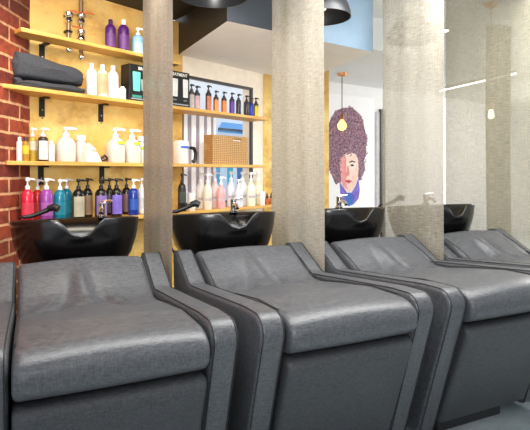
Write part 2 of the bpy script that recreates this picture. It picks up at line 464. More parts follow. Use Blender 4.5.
# floor and ceilings
def poly_prism(bm, pts, z0, z1, mi=(0, 0, 0)):
    lo = [bm.verts.new(W(x, y, z0)) for x, y in pts]; hi = [bm.verts.new(W(x, y, z1)) for x, y in pts]
    f = bm.faces.new(lo); f.material_index = mi[0]; f = bm.faces.new(hi); f.material_index = mi[1]
    n = len(pts); side = []
    for i in range(n):
        f = bm.faces.new((lo[i], lo[(i+1) % n], hi[(i+1) % n], hi[i])); f.material_index = mi[2]; side.append(f)
    return side
M_FLOOR = floor_mat()
bm = bmesh.new(); poly_prism(bm, [(-4, -1.5), (8, -1.5), (8, 11), (-4, 11)], -.1, 0)
struct(obj('floor', bm, M_FLOOR, smooth=False))
M_CEILW = plain(238, 236, 232, .7, var=.02); M_CEILD = plain(26, 24, 24, .6)
bm = bmesh.new(); poly_prism(bm, [(-3, .2), (-.2, .2), (-.2, 3.2), (-.68, 3.77), (-3, 4.0)], CEIL, HI+.05)
struct(obj('ceiling', bm, M_CEILD, smooth=False))
bm = bmesh.new(); poly_prism(bm, [(.45, 4.75), (.837, 4.75), (1.11, 4.9), (8, 8.7), (8, 11), (1.6, 11), (.6, 6.6), (.5, 5.2)], CEIL+.05, HI+.05)
struct(obj('ceiling', bm, M_CEILW, smooth=False))
bm = bmesh.new(); poly_prism(bm, [(-.2, .2), (8, .2), (8, 8.8), (1.11, 5.0), (.6, 4.9), (-.2, 4.2)], HI, HI+.06)
struct(obj('ceiling', bm, M_CEILW, smooth=False))
# dropped bulkhead over the window: white soffit, black and blue fascias
SOF = H+.90
P1, P2, P3, P4 = (-.226, 2.97), (.81, 3.735), (.345, 4.97), (-.705, 3.90)
M_SOF = plain(248, 242, 235, .7, var=.02); M_FRONT_DIM = plain(52, 58, 66, .4, var=.05); M_FRONT_LIT = plain(140, 162, 180, .45, var=.04); M_FBLK = plain(30, 28, 27, .5)  # front fascia's light gradient painted as a dim and a lit half
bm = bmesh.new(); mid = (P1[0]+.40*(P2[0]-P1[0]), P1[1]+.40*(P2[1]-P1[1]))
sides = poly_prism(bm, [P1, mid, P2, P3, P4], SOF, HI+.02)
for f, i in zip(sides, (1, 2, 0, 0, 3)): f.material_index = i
struct(obj('ceiling_bulkhead', bm, [M_SOF, M_FRONT_DIM, M_FRONT_LIT, M_FBLK], smooth=False))
# portrait wall
PA = math.radians(35); PE = Vector((math.cos(PA), math.sin(PA))); PO = Vector((.705, 6.5)); PROT = PA-TH
porg = W(PO.x, PO.y, 0)
def inport(o): o.location = porg; o.rotation_euler = (0, 0, PROT); return o
M_WALLW = plain(240, 238, 236, .75, var=.02)
struct(inport(obj('wall_right', bxm(-.42, 6.5, 0, .1, 0, CEIL+.06), M_WALLW, smooth=False)))

# ------------------------------------------------------------------ window
win = struct(bpy.data.objects.new('window_1', None)); C.objects.link(win); inwall(win)
bm = bmesh.new(); fw = .02
box(bm, w0, w1, -.006, .022, wz1-fw, wz1); box(bm, w0, w1, -.006, .022, wz0, wz0+fw); box(bm, w1-fw, w1, -.006, .022, wz0+fw, wz1-fw); box(bm, w0, w0+fw*.4, -.006, .022, wz0+fw, wz1-fw)
obj('window_frame', bm, plain(58, 54, 54, .4), win, smooth=False)
bm = bmesh.new(); bm.faces.new([bm.verts.new(p) for p in ((w0+.01, .022, wz0+.02), (w1-.02, .022, wz0+.02), (w1-.02, .022, wz1-.02), (w0+.01, .022, wz1-.02))])
obj('pane', bm, M_GLASS, win, smooth=False)
# outside: daylight on the facade is put in as emission
of = struct(inwall(obj('wall_outside', bxm(w0-1.2, w1+2.6, 1.9, 2.0, 0, 2.6), plain(225, 232, 240, .7, var=.03, emit=.35), smooth=False)))
def wbox(name, label, cat, x0, x1, n, d, y0, y1, mat, group=None, tilt=0):
    t0, t1 = tpx(x0, n), tpx(x1, n); Z = depth((t0+t1)/2, n)
    z1 = H+(172-y0)*Z/F; z0 = H+(172-y1)*Z/F
    o = obj(name, bxm(t0, t1, -n-d, -n, z0, z1), mat, smooth=False); inwall(o); tag(o, label, cat, group); return o
blind = inwall(thing('vertical_blind', 'striped white and grey vertical blind inside the window', 'blind'))
zb = 1.62
obj('backing', bxm(tpx(184, -.09), tpx(214.5, -.09), .088, .094, wz0-.0, zb), plain(176, 168, 178, .7, var=.05), blind, smooth=False)
for xa, xb in ((182.8, 187), (191.5, 195.5), (199.5, 203.5), (207, 210.5), (213.5, 215.5)):
    obj('slat', bxm(tpx(xa, -.08), tpx(xb, -.08), .074, .082, wz0-.0, zb), plain(250, 248, 250, .6, var=.02, emit=.25), blind, smooth=False)  # daylight on the slats put in as weak emission
# things across the street, given a glow in place of daylight
aw = inwall(thing('shop_awning', 'blue awning seen through the window above the basket', 'awning'))
bm = bmesh.new(); n = -1.9
t0, t1 = tpx(218, -1.3), tpx(251, -1.3); r0, r1 = tpx(222, -1.9), tpx(252, -1.9); Za, Zb = depth(t0, -1.3), depth(r0, -1.9)
hz = lambda y, Z: H+(172-y)*Z/F
vs = [bm.verts.new(p) for p in ((t0, 1.3, hz(129, Za)), (t1, 1.3, hz(129, Za)), (r1, 1.9, hz(122, Zb)), (r0, 1.9, hz(122, Zb)), (t0, 1.3, hz(132, Za)), (t1, 1.3, hz(132, Za)), (r1, 1.9, hz(125, Zb)), (r0, 1.9, hz(125, Zb)))]
zB = hz(129.5, Za)
for f in ((0,1,2,3),(7,6,5,4),(0,4,5,1),(1,5,6,2),(2,6,7,3),(3,7,4,0)): bm.faces.new([vs[i] for i in f])
obj('canopy', bm, plain(46, 140, 214, .5, emit=.3), aw, smooth=False)
obj('edge_bar', bxm(t0, t1, 1.28, 1.30, zB-.005, zB+.022), plain(40, 60, 90, .5), aw, smooth=False)
for xa, xb, c_, lb in ((213, 219, (90, 170, 225), 'pale blue banner outside the window, leftmost below the basket'), (227, 232, (70, 180, 214), 'turquoise banner outside the window, middle one below the basket'), (237, 243, (36, 112, 180), 'dark blue banner outside the window, rightmost below the basket')):
    o = wbox('street_banner', lb, 'banner', xa, xb, -1.7, .02, 150, 215, plain(*c_, .5, emit=.3), 'banners across the street')
    o.location.z = 0
# ------------------------------------------------------------------ shelves
SH = {1: 1.900, 2: 1.580, 3: 1.169, 4: .82}; TK = .023
def shelf(name, k, x0, x1, br, label):
    t0, t1 = tpx(x0, .2), tpx(x1, .2)
    s = inwall(thing(name, label, 'shelf', group='pine shelves on the yellow wall')); z = SH[k]
    bm = bmesh.new(); box(bm, t0, t1, -.2, -.055 if k == 1 else -.001, z-TK/2, z+TK/2)
    obj('board', bm, M_SHELF, s, smooth=False, bevel=.003)
    for bx_ in br:
        t = tpx(bx_, .02); bm = bmesh.new()
        box(bm, t-.016, t+.016, -.010, -.001, z-TK/2-.115, z-TK/2-.001); box(bm, t-.016, t+.016, -.075, -.001, z-TK/2-.010, z-TK/2-.001)
        b = obj('bracket', bm, M_BRACKET, s)
        bm = bmesh.new()
        for dz in (.05, .10): lathe(bm, [(.006, 0), (.005, .003)], 8, c=(0, 0, 0)); bmesh.ops.rotate(bm, verts=bm.verts[-16:], cent=(0, 0, 0), matrix=Matrix.Rotation(PI/2, 3, 'X')); bmesh.ops.translate(bm, verts=bm.verts[-16:], vec=(t, -.0105, z-TK/2-dz-.025))
        obj('screw', bm, M_CHROME, b)
    return s
shelf('wall_shelf', 1, 21, 181, (43,), 'pine wall shelf highest up, holding the purple bottles')
shelf('wall_shelf', 2, -2, 268, (43, 102), 'long pine wall shelf holding the folded dark towels and black boxes')
shelf('wall_shelf', 3, 7, 266, (42, 103), 'long pine wall shelf holding white jugs and the wicker basket')
shelf('wall_shelf', 4, 22, 272, (62, 120), 'lowest pine wall shelf, holding coloured pump bottles behind the basins')

# ------------------------------------------------------------------ bottles
def pump_profile(kind, r, hb):
    if kind == 'round':  return [(r*.9, 0), (r, .006), (r, hb*.80), (r*.93, hb*.87), (r*.72, hb*.94), (r*.42, hb*.985), (r*.36, hb)]
    if kind == 'slim':   return [(r*.9, 0), (r, .005), (r, hb*.88), (r*.9, hb*.94), (r*.55, hb*.985), (r*.5, hb)]
    if kind == 'jug':    return [(r*.92, 0), (r, .01), (r, hb*.62), (r*.94, hb*.72), (r*.7, hb*.86), (r*.36, hb*.96), (r*.3, hb)]
    if kind == 'jar':    return [(r*.92, 0), (r, .004), (r, hb*.95), (r*.94, hb)]
    if kind == 'cone':   return [(r*.9, 0), (r, .01), (r*.98, hb*.5), (r*.8, hb*.75), (r*.45, hb*.93), (r*.3, hb)]
def bottle(label, x, k, wpx, hpx, col, kind='round', top='pump', topcol=(238, 238, 238), lab=None, n=.10, group=None, name=None, rz=0.0, rough=.3, trans=0, z=None, sq=2.0, labz=(.12, .62), cat='bottle'):
    t = tpx(x, n); Z = depth(t, n); s = Z/F; h = hpx*s; r = wpx*s/2
    z = SH[k]+TK/2 if z is None else z
    nm = name or ('pump_bottle' if top == 'pump' else 'bottle')
    o = thing(nm, label, cat, wp(t, n, z+.0005), WROT+rz, group)
    hb = h*{'pump': .74, 'cap': .86, 'spray': .74, 'none': 1, 'lid': .82, 'dropper': .55}[top]
    body = obj('body', lathe(bmesh.new(), pump_profile(kind, r, hb), 24, n=sq), plain(*col, rough, trans=trans), o)
    nr = max(.011, r*.36) if kind != 'slim' else r*.5
    tm = plain(*topcol, .35)
    if top == 'pump':
        bm = lathe(bmesh.new(), [(nr*1.05, hb-.001), (nr*1.05, hb+h*.06), (nr*.8, hb+h*.075), (nr*.42, hb+h*.085), (nr*.42, hb+h*.17)], 14)
        zt = hb+h*.17
        lathe(bm, [(nr*.85, zt), (nr*1.0, zt+h*.02), (nr*1.0, zt+h*.055), (nr*.7, zt+h*.085)], 14)
        sx = -1 if rz > 1 else 1
        tube(bm, [(0, 0, zt+h*.045), (r*.55*sx, -r*.25, zt+h*.05), (r*1.0*sx, -r*.4, zt+h*.035), (r*1.06*sx, -r*.42, zt+h*.015)], [nr*.55, nr*.5, nr*.4, nr*.36], 8)
        obj('pump', bm, tm, o)
    elif top in ('cap', 'lid'):
        cr = nr*1.15 if top == 'cap' else r*1.04
        obj('cap', lathe(bmesh.new(), [(cr, hb-.002), (cr, h*.98), (cr*.9, h)], 18), tm, o)
    elif top == 'dropper':
        obj('dropper', lathe(bmesh.new(), [(nr*1.2, hb-.001), (nr*1.2, hb+h*.15), (nr*.6, hb+h*.18), (nr*.7, hb+h*.36), (nr*.3, hb+h*.45)], 12), tm, o)
    if lab:
        a, b = labz; bm = bmesh.new(); seg = 24
        ring = lambda zz: [bm.verts.new((math.copysign(abs(math.cos(q))**(2/sq), math.cos(q))*r*1.015, math.copysign(abs(math.sin(q))**(2/sq), math.sin(q))*r*1.015, zz)) for q in [PI*1.5-1.35+2.7*i/seg for i in range(seg+1)]]
        A, B = ring(hb*a), ring(hb*b)
        for i in range(seg): bm.faces.new((A[i], A[i+1], B[i+1], B[i]))
        obj('label', bm, plain(*lab, .5, var=.2), o)
    return o
# --- top shelf
gt = 'bottles on the top shelf'
bottle('purple bottle with dark purple cap on the top shelf', 110.5, 1, 10.5, 31, (76, 26, 98), 'round', 'cap', (60, 20, 78), (104, 52, 124), group=gt)
bottle('purple bottle with white top on the top shelf', 123.5, 1, 11, 33.5, (76, 26, 98), 'round', 'cap', (236, 232, 236), (104, 52, 124), group=gt)
bottle('pale blue pump bottle on the top shelf', 138, 1, 12, 29, (146, 190, 222), 'round', 'pump', (240, 240, 240), (176, 206, 228), group=gt)
# old pipes with valves on the wall
def pipe(x, z0, z1, label, valves):
    t = tpx(x, .03); o = inwall(thing('wall_pipe', label, 'pipe', group='old pipes with valves on the wall'))
    n = -.03
    obj('pipe', tube(bmesh.new(), [(t, n, z0), (t, n, z1)], .012, 12), plain(132, 112, 92, .35, metal=.5), o)
    for zv, sg in valves:
        v = obj('valve', lathe(bmesh.new(), [(.015, -.035), (.024, -.028), (.024, -.010), (.016, 0), (.025, .012), (.025, .030), (.014, .04)], 12, c=(t, n, zv)), M_CHROME, o)
        obj('lever', tube(bmesh.new(), [(t, n-.02, zv+.035), (t+.03*sg, n-.03, zv+.04), (t+.075*sg, n-.03, zv+.036)], [.006, .005, .004], 8), plain(196, 96, 48, .5), v)
    obj('end_cap', lathe(bmesh.new(), [(.010, -.03), (.017, -.02), (.018, 0), (.013, .012)], 12, c=(t, n, z0)), M_CHROME, o)
    for zc in (z0+.10, z1-.015):
        obj('clip', bxm(t-.018, t+.018, n-.016, -.001, zc-.006, zc+.006), M_BRACKET, o, smooth=False)
Zp = depth(tpx(75, .03), .03); zy = lambda y: H+(172-y)*Zp/F
pipe(68.5, zy(49), zy(15), 'shorter wall pipe with a valve, left of the taller one', ((zy(19), 1),))
pipe(81, zy(54), CEIL-.01, 'taller wall pipe with valves running up to the ceiling', ((zy(34), -1), (zy(17), 1)))
# --- second shelf: folded towels
def towel(x0, x1, n, z0, hpx0, hpx1, label, seed):
    t0, t1 = tpx(x0, n), tpx(x1, n); Z = depth((t0+t1)/2, n); L = (t1-t0)/2
    h0, h1 = hpx0*depth(t0, n)/F, hpx1*depth(t1, n)/F
    o = thing('folded_towel', label, 'towel', wp((t0+t1)/2, n, z0), WROT, 'folded dark towels on the second shelf')
    rnd = random.Random(seed); bm = bmesh.new(); nx, ns = 28, 40; rings = []
    for i in range(nx+1):
        a = -1+2*i/nx; x = L*math.copysign(abs(math.sin(a*PI/2))**.9, a)
        e = (1-abs(a)**5)**.35 if abs(a) < 1 else .0
        e = max(e, .25); f = (a+1)/2
        h = (h0+(h1-h0)*f**1.5)*(.75+.25*e)
        ring = []
        for j in range(ns):
            q = 2*PI*j/ns; c, s = math.cos(q), math.sin(q)
            y = math.copysign(abs(c)**.55, c)*.085*e; zz = (math.copysign(abs(s)**.6, s)*.5+.5)*h
            wr = .003*math.sin(3*q+5*a+seed)+.003*math.sin(9*a+2*q)
            # stacked fold grooves along the front edge
            if c < -.2: y += .010*abs(math.sin(PI*2.0*zz/max(h, .01)+.3*math.sin(3*a)))
            ring.append(bm.verts.new((x+.003*math.sin(2*q+seed), y, max(0, zz+(wr if zz > .01 else 0)))))
        rings.append(ring)
    for a, b in zip(rings, rings[1:]):
        for j in range(ns): bm.faces.new((a[j], a[(j+1) % ns], b[(j+1) % ns], b[j]))
    bm.faces.new(rings[0]); bm.faces.new(list(reversed(rings[-1])))
    m, nt, b = mk('towel_cloth'); v = coords(nt)
    nn = N(nt, 'ShaderNodeTexNoise', Scale=220.0, Detail=3.0); nt.links.new(v, nn.inputs['Vector'])
    nt.links.new(ramp(nt, nn.outputs['Fac'], [(.3, rgb(48, 50, 56)), (.7, rgb(74, 76, 82))]), b.inputs['Base Color'])
    b.inputs['Roughness'].default_value = .9; bump(nt, b, nn.outputs['Fac'], .4, .004)
    cl = obj('cloth', bm, m, o)
    # rolled fold standing up at the left end
    bm = tube(bmesh.new(), [(-L+.02, -.02, .03), (-L+.012, -.035, h0*.45), (-L+.03, -.02, h0*.86)], [.03, .034, .026], 12)
    obj('fold', bm, m, cl)
    return o
zs2 = SH[2]+TK/2
towel(11, 80, .10, zs2, 8, 7.5, 'thin folded dark grey towel at the bottom of the stack', 1)
zt = zs2 + 9.9*depth(tpx(45, .1), .1)/F
towel(12, 79, .10, zt, 27, 11, 'thick folded dark grey towel on top of the other towel', 4)
g2 = 'pale bottles on the second shelf'
bottle('pinkish white bottle beside the folded towels', 91.5, 2, 11, 34, (236, 214, 208), 'round', 'cap', (244, 226, 222), (244, 220, 214), group=g2)
bottle('white bottle with peach label on the second shelf', 102.5, 2, 10.5, 34, (240, 226, 212), 'round', 'cap', (244, 240, 236), (214, 170, 128), group=g2, labz=(.15, .85))
bottle('plain white bottle next to the small white jar', 113, 2, 11, 34, (242, 236, 232), 'round', 'cap', (246, 244, 240), (248, 244, 240), group=g2)
bottle('small white jar in front of the black box', 122.5, 2, 7, 14, (236, 234, 230), 'jar', 'cap', (244, 244, 244), n=.13, group=g2, name='jar', cat='jar')
def text(body, size, loc, parent, mat, name='lettering', bold=0.0):
    cu = bpy.data.curves.new('tmp_text', 'FONT'); cu.body = body; cu.size = size; cu.align_x = 'CENTER'; cu.align_y = 'CENTER'; cu.extrude = .0006; cu.offset = bold
    to = bpy.data.objects.new('tmp_text', cu); C.objects.link(to)
    bpy.context.view_layer.update(); dg = bpy.context.evaluated_depsgraph_get()
    me = bpy.data.meshes.new_from_object(to.evaluated_get(dg)); C.objects.unlink(to); bpy.data.objects.remove(to)
    me.materials.clear(); me.materials.append(mat)
    o = bpy.data.objects.new(name, me); C.objects.link(o); o.parent = parent; o.location = loc; o.rotation_euler = (PI/2, 0, 0); return o
def carton(label, x0, x1, hpx, tubes, word, n=.12, dpt=.10):
    t0, t1 = tpx(x0, n+dpt/2), tpx(x1, n+dpt/2); Z = depth(t0, n); s = Z/F; h = hpx*s; w = (t1-t0)
    o = thing('product_box', label, 'box', wp((t0+t1)/2, n, zs2+.0005), WROT, 'black product boxes on the second shelf')
    bm = bxm(-w/2, w/2, -dpt/2, dpt/2, 0, h); obj('carton', bm, plain(20, 22, 24, .3), o, smooth=False, bevel=.003)
    fy = -dpt/2-.0012
    text(word, h*.12, (0, fy, h*.90), o, M_WHITE, bold=.0006)
    for (a, b, z0, z1, c) in tubes:
        bm = bmesh.new(); P = fillet([Vector(p) for p in ((a*w, z0*h), (b*w, z0*h), ((b+.015)*w, z1*h), ((a-.015)*w, z1*h))], .005, 3)
        v0 = [bm.verts.new((p.x, fy, p.y)) for p in P]; v1 = [bm.verts.new((p.x, -dpt/2, p.y)) for p in P]; bm.faces.new(v0)
        for i in range(len(P)): bm.faces.new((v0[i], v0[(i+1) % len(P)], v1[(i+1) % len(P)], v1[i]))
        obj('printed_tube', bm, plain(*c, .4), o, smooth=False)
    obj('base_band', bxm(-w*.45, w*.45, fy, -dpt/2, h*.05, h*.085), plain(150, 160, 165, .4), o, smooth=False)
    return o
carton('black box printed with mint green tubes on the second shelf', 129.5, 165, 37, [(-.40, -.22, .28, .80, (110, 222, 196)), (-.02, .18, .28, .76, (130, 226, 206)), (.30, .42, .28, .72, (150, 228, 210)), (-.18, -.06, .30, .62, (150, 160, 165)), (-.42, -.18, .10, .17, (60, 150, 130)), (.02, .24, .10, .17, (60, 150, 130))], 'BROOKLYN')
carton('black box with two white tubes lettered TREATMENT on the second shelf', 166, 189.5, 36, [(-.24, -.02, .28, .78, (226, 226, 226)), (.22, .42, .28, .80, (226, 226, 226)), (-.2, -.06, .17, .21, (120, 120, 120)), (.24, .38, .17, .21, (120, 120, 120))], 'TREATMENT')
g3 = 'small dark pump bottles in front of the window'
for x, w, h, lab, cc, lb in ((191.5, 6, 26, (200, 190, 190), (70, 66, 66), 'grey bottle half behind the TREATMENT box'),
    (197, 6.4, 25, (206, 170, 172), (48, 44, 46), 'pump bottle with grey pink label, second in the row in front of the window'),
    (208.5, 6.0, 27, (196, 120, 92), (36, 30, 30), 'tallest dark pump bottle with salmon label'),
    (216, 5.4, 22.5, (240, 150, 66), (60, 44, 38), 'dark pump bottle with bright orange label, left of the two orange ones'),
    (224, 5.4, 22.5, (236, 134, 50), (60, 44, 38), 'dark pump bottle with orange label, right of the two orange ones'),
    (232, 5.4, 22.5, (96, 60, 160), (44, 38, 60), 'dark pump bottle with violet label in the small bottle row'),
    (238.5, 5.2, 22, (240, 130, 140), (50, 40, 44), 'dark pump bottle with pink label in the small bottle row'),
    (246.5, 5.4, 21.5, (226, 78, 66), (44, 36, 36), 'dark pump bottle with red label in the small bottle row'),
    (251.2, 4.6, 20, (30, 60, 190), (30, 40, 120), 'dark pump bottle with blue label in the small bottle row'),
    (256, 5.0, 20.5, (230, 206, 40), (60, 56, 30), 'dark pump bottle with yellow label at the end of the row')):
    bottle(lb, x, 2, w, h, cc, 'slim', 'pump', (30, 26, 26), lab, group=g3, labz=(.1, .78), rz=(2.0 if x in (238.5, 246.5) else 0))
# --- third shelf
g4 = 'white jugs and bottles on the third shelf'
bottle('white tube standing at left end of the third shelf', 19.5, 3, 6, 24, (236, 226, 226), 'slim', 'cap', (240, 240, 240), group=g4, n=.13)
bottle('short amber oil bottle with dark top on the third shelf', 25.5, 3, 6.5, 24, (176, 130, 30), 'round', 'cap', (60, 46, 40), (226, 196, 40), group=g4, labz=(.35, .75), n=.15)
bottle('taller amber oil bottle with white pump on the third shelf', 32.5, 3, 7.5, 34, (190, 160, 60), 'round', 'pump', (236, 226, 228), (226, 216, 190), group=g4, labz=(.45, .8), n=.055)
bottle('dark brown bottle with large white label on the third shelf', 43, 3, 9.5, 34, (60, 40, 26), 'slim', 'pump', (240, 226, 220), (232, 230, 230), group=g4, labz=(.08, .82))
bottle('slim white bottle beside the brown bottle on the third shelf', 51.5, 3, 6.5, 21, (236, 230, 226), 'slim', 'cap', (240, 236, 232), (226, 222, 220), group=g4)
bottle('large white pump jug at the left of the third shelf', 66, 3, 17.5, 35, (222, 217, 208), 'jug', 'pump', (244, 242, 240), group=g4, sq=3, rough=.4)
o = bottle('white tub with wide lid, standing next to the large jug', 81, 3, 9, 27, (240, 236, 230), 'slim', 'lid', (244, 242, 240), group=g4, name='tub', cat='tub', n=.05)
# leaning card display
t = tpx(91, .14); Z = depth(t, .14); s = Z/F
o = thing('leaflet_stand', 'slanted white leaflet holder with lime green dot on the third shelf', 'leaflet holder', wp(t, .14, SH[3]+TK/2+.0005), WROT)
bm = bmesh.new(); hh = 19*s; wv = 9*s
for yy in (-.03, .03): [bm.verts.new((x, yy, z)) for x, z in ((-wv*.9, 0), (wv*1.1, 0), (wv*.2, hh*.75), (-wv*.6, hh))]
bm.verts.ensure_lookup_table(); v = bm.verts
bm.faces.new(v[0:4]); bm.faces.new(v[4:8])
for i in range(4): bm.faces.new((v[i], v[(i+1) % 4], v[4+(i+1) % 4], v[4+i]))
obj('sleeve', bm, plain(244, 240, 232, .5), o, smooth=False, bevel=.003)
obj('green_dot', lathe(bmesh.new(), [(.016, 0), (.016, .002)], 14, sx=1.4, sy=.6, c=(wv*.1, -.031, hh*.62)), plain(200, 226, 50, .5), o)
# little dark clip
t = tpx(103.5, .1); s = depth(t, .1)/F
o = thing('hair_clip', 'small dark brown hair clip lying on the third shelf', 'hair clip', wp(t, .1, SH[3]+TK/2+.0005), WROT)
bm = tube(bmesh.new(), [(-.025, 0, .006), (-.012, 0, .03), (.008, 0, .045), (.026, 0, .03), (.028, 0, .012)], [.006, .009, .009, .008, .005], 8); tube(bm, [(-.025, .01, .006), (0, .012, .012), (.026, .01, .02)], .006, 8)
obj('claw', bm, plain(70, 44, 36, .35), o); obj('spring', tube(bmesh.new(), [(.0, -.012, .03), (0, .016, .03)], .006, 8), M_CHROME, o)
for x, w, h, lb in ((115.5, 17, 35, 'large white pump jug with lime tag, left of the two on the third shelf'), (132, 15.5, 34, 'large white pump jug with lime tag, right of the two on the third shelf')):
    o = bottle(lb, x, 3, w, h, (214, 209, 196), 'jug', 'pump', (244, 242, 240), group=g4, sq=3, rough=.4)
    s = depth(tpx(x, .1), .1)/F; obj('lime_tag', bxm(-5*s*.5, 5*s*.8, -w*s*.5-.006, -w*s*.5+.01, h*s*.53, h*s*.60), plain(206, 230, 40, .5), o, smooth=False)
o = bottle('white bottle with lime band beside the mesh curtain', 143, 3, 11, 27, (238, 236, 232), 'slim', 'lid', (244, 242, 240), (190, 220, 60), group=g4, labz=(.6, .75), n=.05)
# steamer jug + basket
t = tpx(181, .1); s = depth(t, .1)/F
o = thing('plastic_canister', 'white canister with blue lid and black handle beside the wicker basket', 'canister', wp(t, .1, SH[3]+TK/2+.0005), WROT)
obj('body', lathe(bmesh.new(), [(6.5*s, 0), (7*s, .008), (7*s, 21*s), (6.6*s, 23*s)], 24, n=3), plain(240, 238, 236, .35), o)
obj('lid', lathe(bmesh.new(), [(5.6*s, 15.5*s), (5.6*s, 17.5*s)], 24, n=3, sx=1.1, sy=1.4), plain(40, 110, 220, .4), o)
obj('handle', tube(bmesh.new(), [(5*s, -.06, 16*s), (9.5*s, -.065, 15.5*s), (12*s, -.065, 11*s), (11*s, -.065, 4*s), (8.5*s, -.06, .012)], [.012, .014, .015, .014, .016], 10), M_BLACK, o)
t0, t1 = tpx(212.5, .15), tpx(247.5, .15); s = depth((t0+t1)/2, .1)/F; w = t1-t0; h = 27.5*s
o = thing('wicker_basket', 'woven wicker basket with cut handle on the shelf in front of the window', 'basket', wp((t0+t1)/2, .1, SH[3]+TK/2+.0005), WROT)
MW = wicker(); d = .05; bm = bmesh.new()
lo, hi = 1.0, 1.0
zc0, zc1, hw = h*.86, h*.95, w*.12
box(bm, -w/2, w/2, -d, -d+.012, 0, zc0); box(bm, -w/2, .08*w, -d, -d+.012, zc0, h); box(bm, .08*w+2*hw, w/2, -d, -d+.012, zc0, h); box(bm, .08*w, .08*w+2*hw, -d, -d+.012, zc1, h)
box(bm, -w/2, w/2, d-.012, d, 0, h); box(bm, -w/2, -w/2+.012, -d+.012, d-.012, 0, h); box(bm, w/2-.012, w/2, -d+.012, d-.012, 0, h); box(bm, -w/2+.012, w/2-.012, -d+.012, d-.012, 0, .012)
bk = obj('basket_body', bm, MW, o, smooth=False)
bm = bmesh.new(); tube(bm, [(-w/2, -d+.006, h), (w/2, -d+.006, h)], .008, 8); tube(bm, [(-w/2, d-.006, h), (w/2, d-.006, h)], .008, 8); tube(bm, [(-w/2+.006, -d, h), (-w/2+.006, d, h)], .008, 8); tube(bm, [(w/2-.006, -d, h), (w/2-.006, d, h)], .008, 8)
obj('rim', bm, MW, o)
obj('liner', bxm(-w/2+.02, w/2-.02, -d+.018, d-.02, .02, h*.9), plain(240, 236, 230, .7), o, smooth=False)
# --- lowest shelf
g5 = 'pump bottles on the lowest shelf'
BK = (24, 22, 22)
for x, w, h, col, tc_, lab, n, lb in (
    (27.5, 12, 46, (214, 40, 66), (244, 240, 240), (226, 60, 84), .14, 'red pump bottle at left end of the lowest shelf'),
    (37.5, 9.5, 42, (206, 44, 44), (244, 240, 240), (216, 66, 60), .045, 'narrow red pump bottle between the red and magenta bottles'),
    (46.5, 12.5, 44, (150, 72, 160), (244, 240, 240), (176, 100, 184), .145, 'magenta pump bottle on the lowest shelf'),
    (60, 11.5, 42, (18, 122, 148), (244, 240, 240), (30, 140, 164), .15, 'teal pump bottle in front on the lowest shelf'),
    (66.5, 10.5, 40.5, (18, 116, 142), (244, 240, 240), (30, 134, 158), .045, 'teal pump bottle partly behind the other teal one'),
    (78.5, 11.5, 41, BK, BK, (190, 184, 158), .15, 'black pump bottle with cream label on the lowest shelf'),
    (87.5, 9.5, 39.5, BK, BK, (150, 120, 92), .06, 'black pump bottle with tan label on the lowest shelf'),
    (101, 11.5, 39.5, BK, BK, (140, 112, 180), .15, 'black pump bottle with lilac label, left of the tap'),
    (109.5, 7.5, 37.5, BK, BK, (110, 96, 120), .045, 'narrow black pump bottle directly behind the tap'),
    (116.5, 11, 38.5, BK, BK, (128, 104, 200), .15, 'black pump bottle with violet label, right of the tap'),
    (126.5, 9, 36.5, BK, BK, (130, 96, 96), .05, 'black pump bottle with dull brown label, half behind the blue bottle'),
    (133.5, 10.5, 36.5, (26, 52, 140), (244, 240, 240), (44, 84, 170), .15, 'royal blue pump bottle with white top on the lowest shelf'),
    (141.5, 8, 35.5, (238, 236, 234), (244, 242, 240), (226, 224, 224), .06, 'white pump bottle at the curtain end of the lowest shelf')):
    bottle(lb, x, 4, w, h, col, 'round', 'pump', tc_, lab, n=n, group=g5, labz=(.10, .76) if col == BK else (.2, .6), rough=.22)
g6 = 'pale bottles in front of the window'
bottle('black pump bottle beside the second basin, left of the pale bottles', 182, 4, 8.5, 38, (34, 36, 36), 'round', 'pump', BK, (70, 80, 78), group=g6, labz=(.3, .7), n=.14)
for x, w, h, col, n, lb, top in (
    (191.5, 8, 18, (240, 236, 224), .165, 'small cream jar left of the pale bottles', 'lid'),
    (200.5, 10, 36, (238, 234, 226), .05, 'milky white pump bottle, leftmost of the pale bottle row', 'pump'),
    (207.5, 9, 36, (240, 222, 200), .15, 'pale peach pump bottle in the pale bottle row', 'pump'),
    (215, 9, 36, (238, 214, 210), .045, 'pale pink pump bottle behind the deeper pink one', 'pump'),
    (221, 9, 32, (232, 168, 168), .15, 'deeper pink pump bottle in the pale bottle row', 'pump'),
    (231, 9, 35, (230, 232, 242), .05, 'bluish white pump bottle above the second tap', 'pump'),
    (238.5, 8.5, 28, (224, 228, 240), .16, 'short bluish white bottle right of the second tap', 'pump'),
    (242.5, 11, 34, (236, 238, 244), .045, 'broad white pump jug in the pale bottle row', 'pump'),
    (251, 9, 34, (244, 240, 212), .15, 'pale yellow pump bottle in the pale bottle row', 'pump'),
    (258, 9.5, 33, (242, 232, 200), .05, 'cream pump bottle at right end of the pale bottle row', 'pump'),
    (262, 6, 14, (244, 238, 230), .165, 'small white jar beside the amber droppers', 'lid')):
    o = bottle(lb, x, 4, w, h, col, 'jug' if top == 'pump' else 'jar', top, (246, 246, 246), (200, 190, 190) if top == 'pump' else None, n=n, group=g6, labz=(.32, .42), rough=.3)
bottle('small amber dropper bottle, left of the pair', 267, 4, 4.6, 11.5, (190, 96, 36), 'round', 'dropper', (60, 36, 30), n=.14, group='amber dropper bottles', name='dropper_bottle')
bottle('small amber dropper bottle, right of the pair', 271.3, 4, 4.4, 11.5, (190, 110, 50), 'round', 'dropper', (60, 36, 30), n=.14, group='amber dropper bottles', name='dropper_bottle')

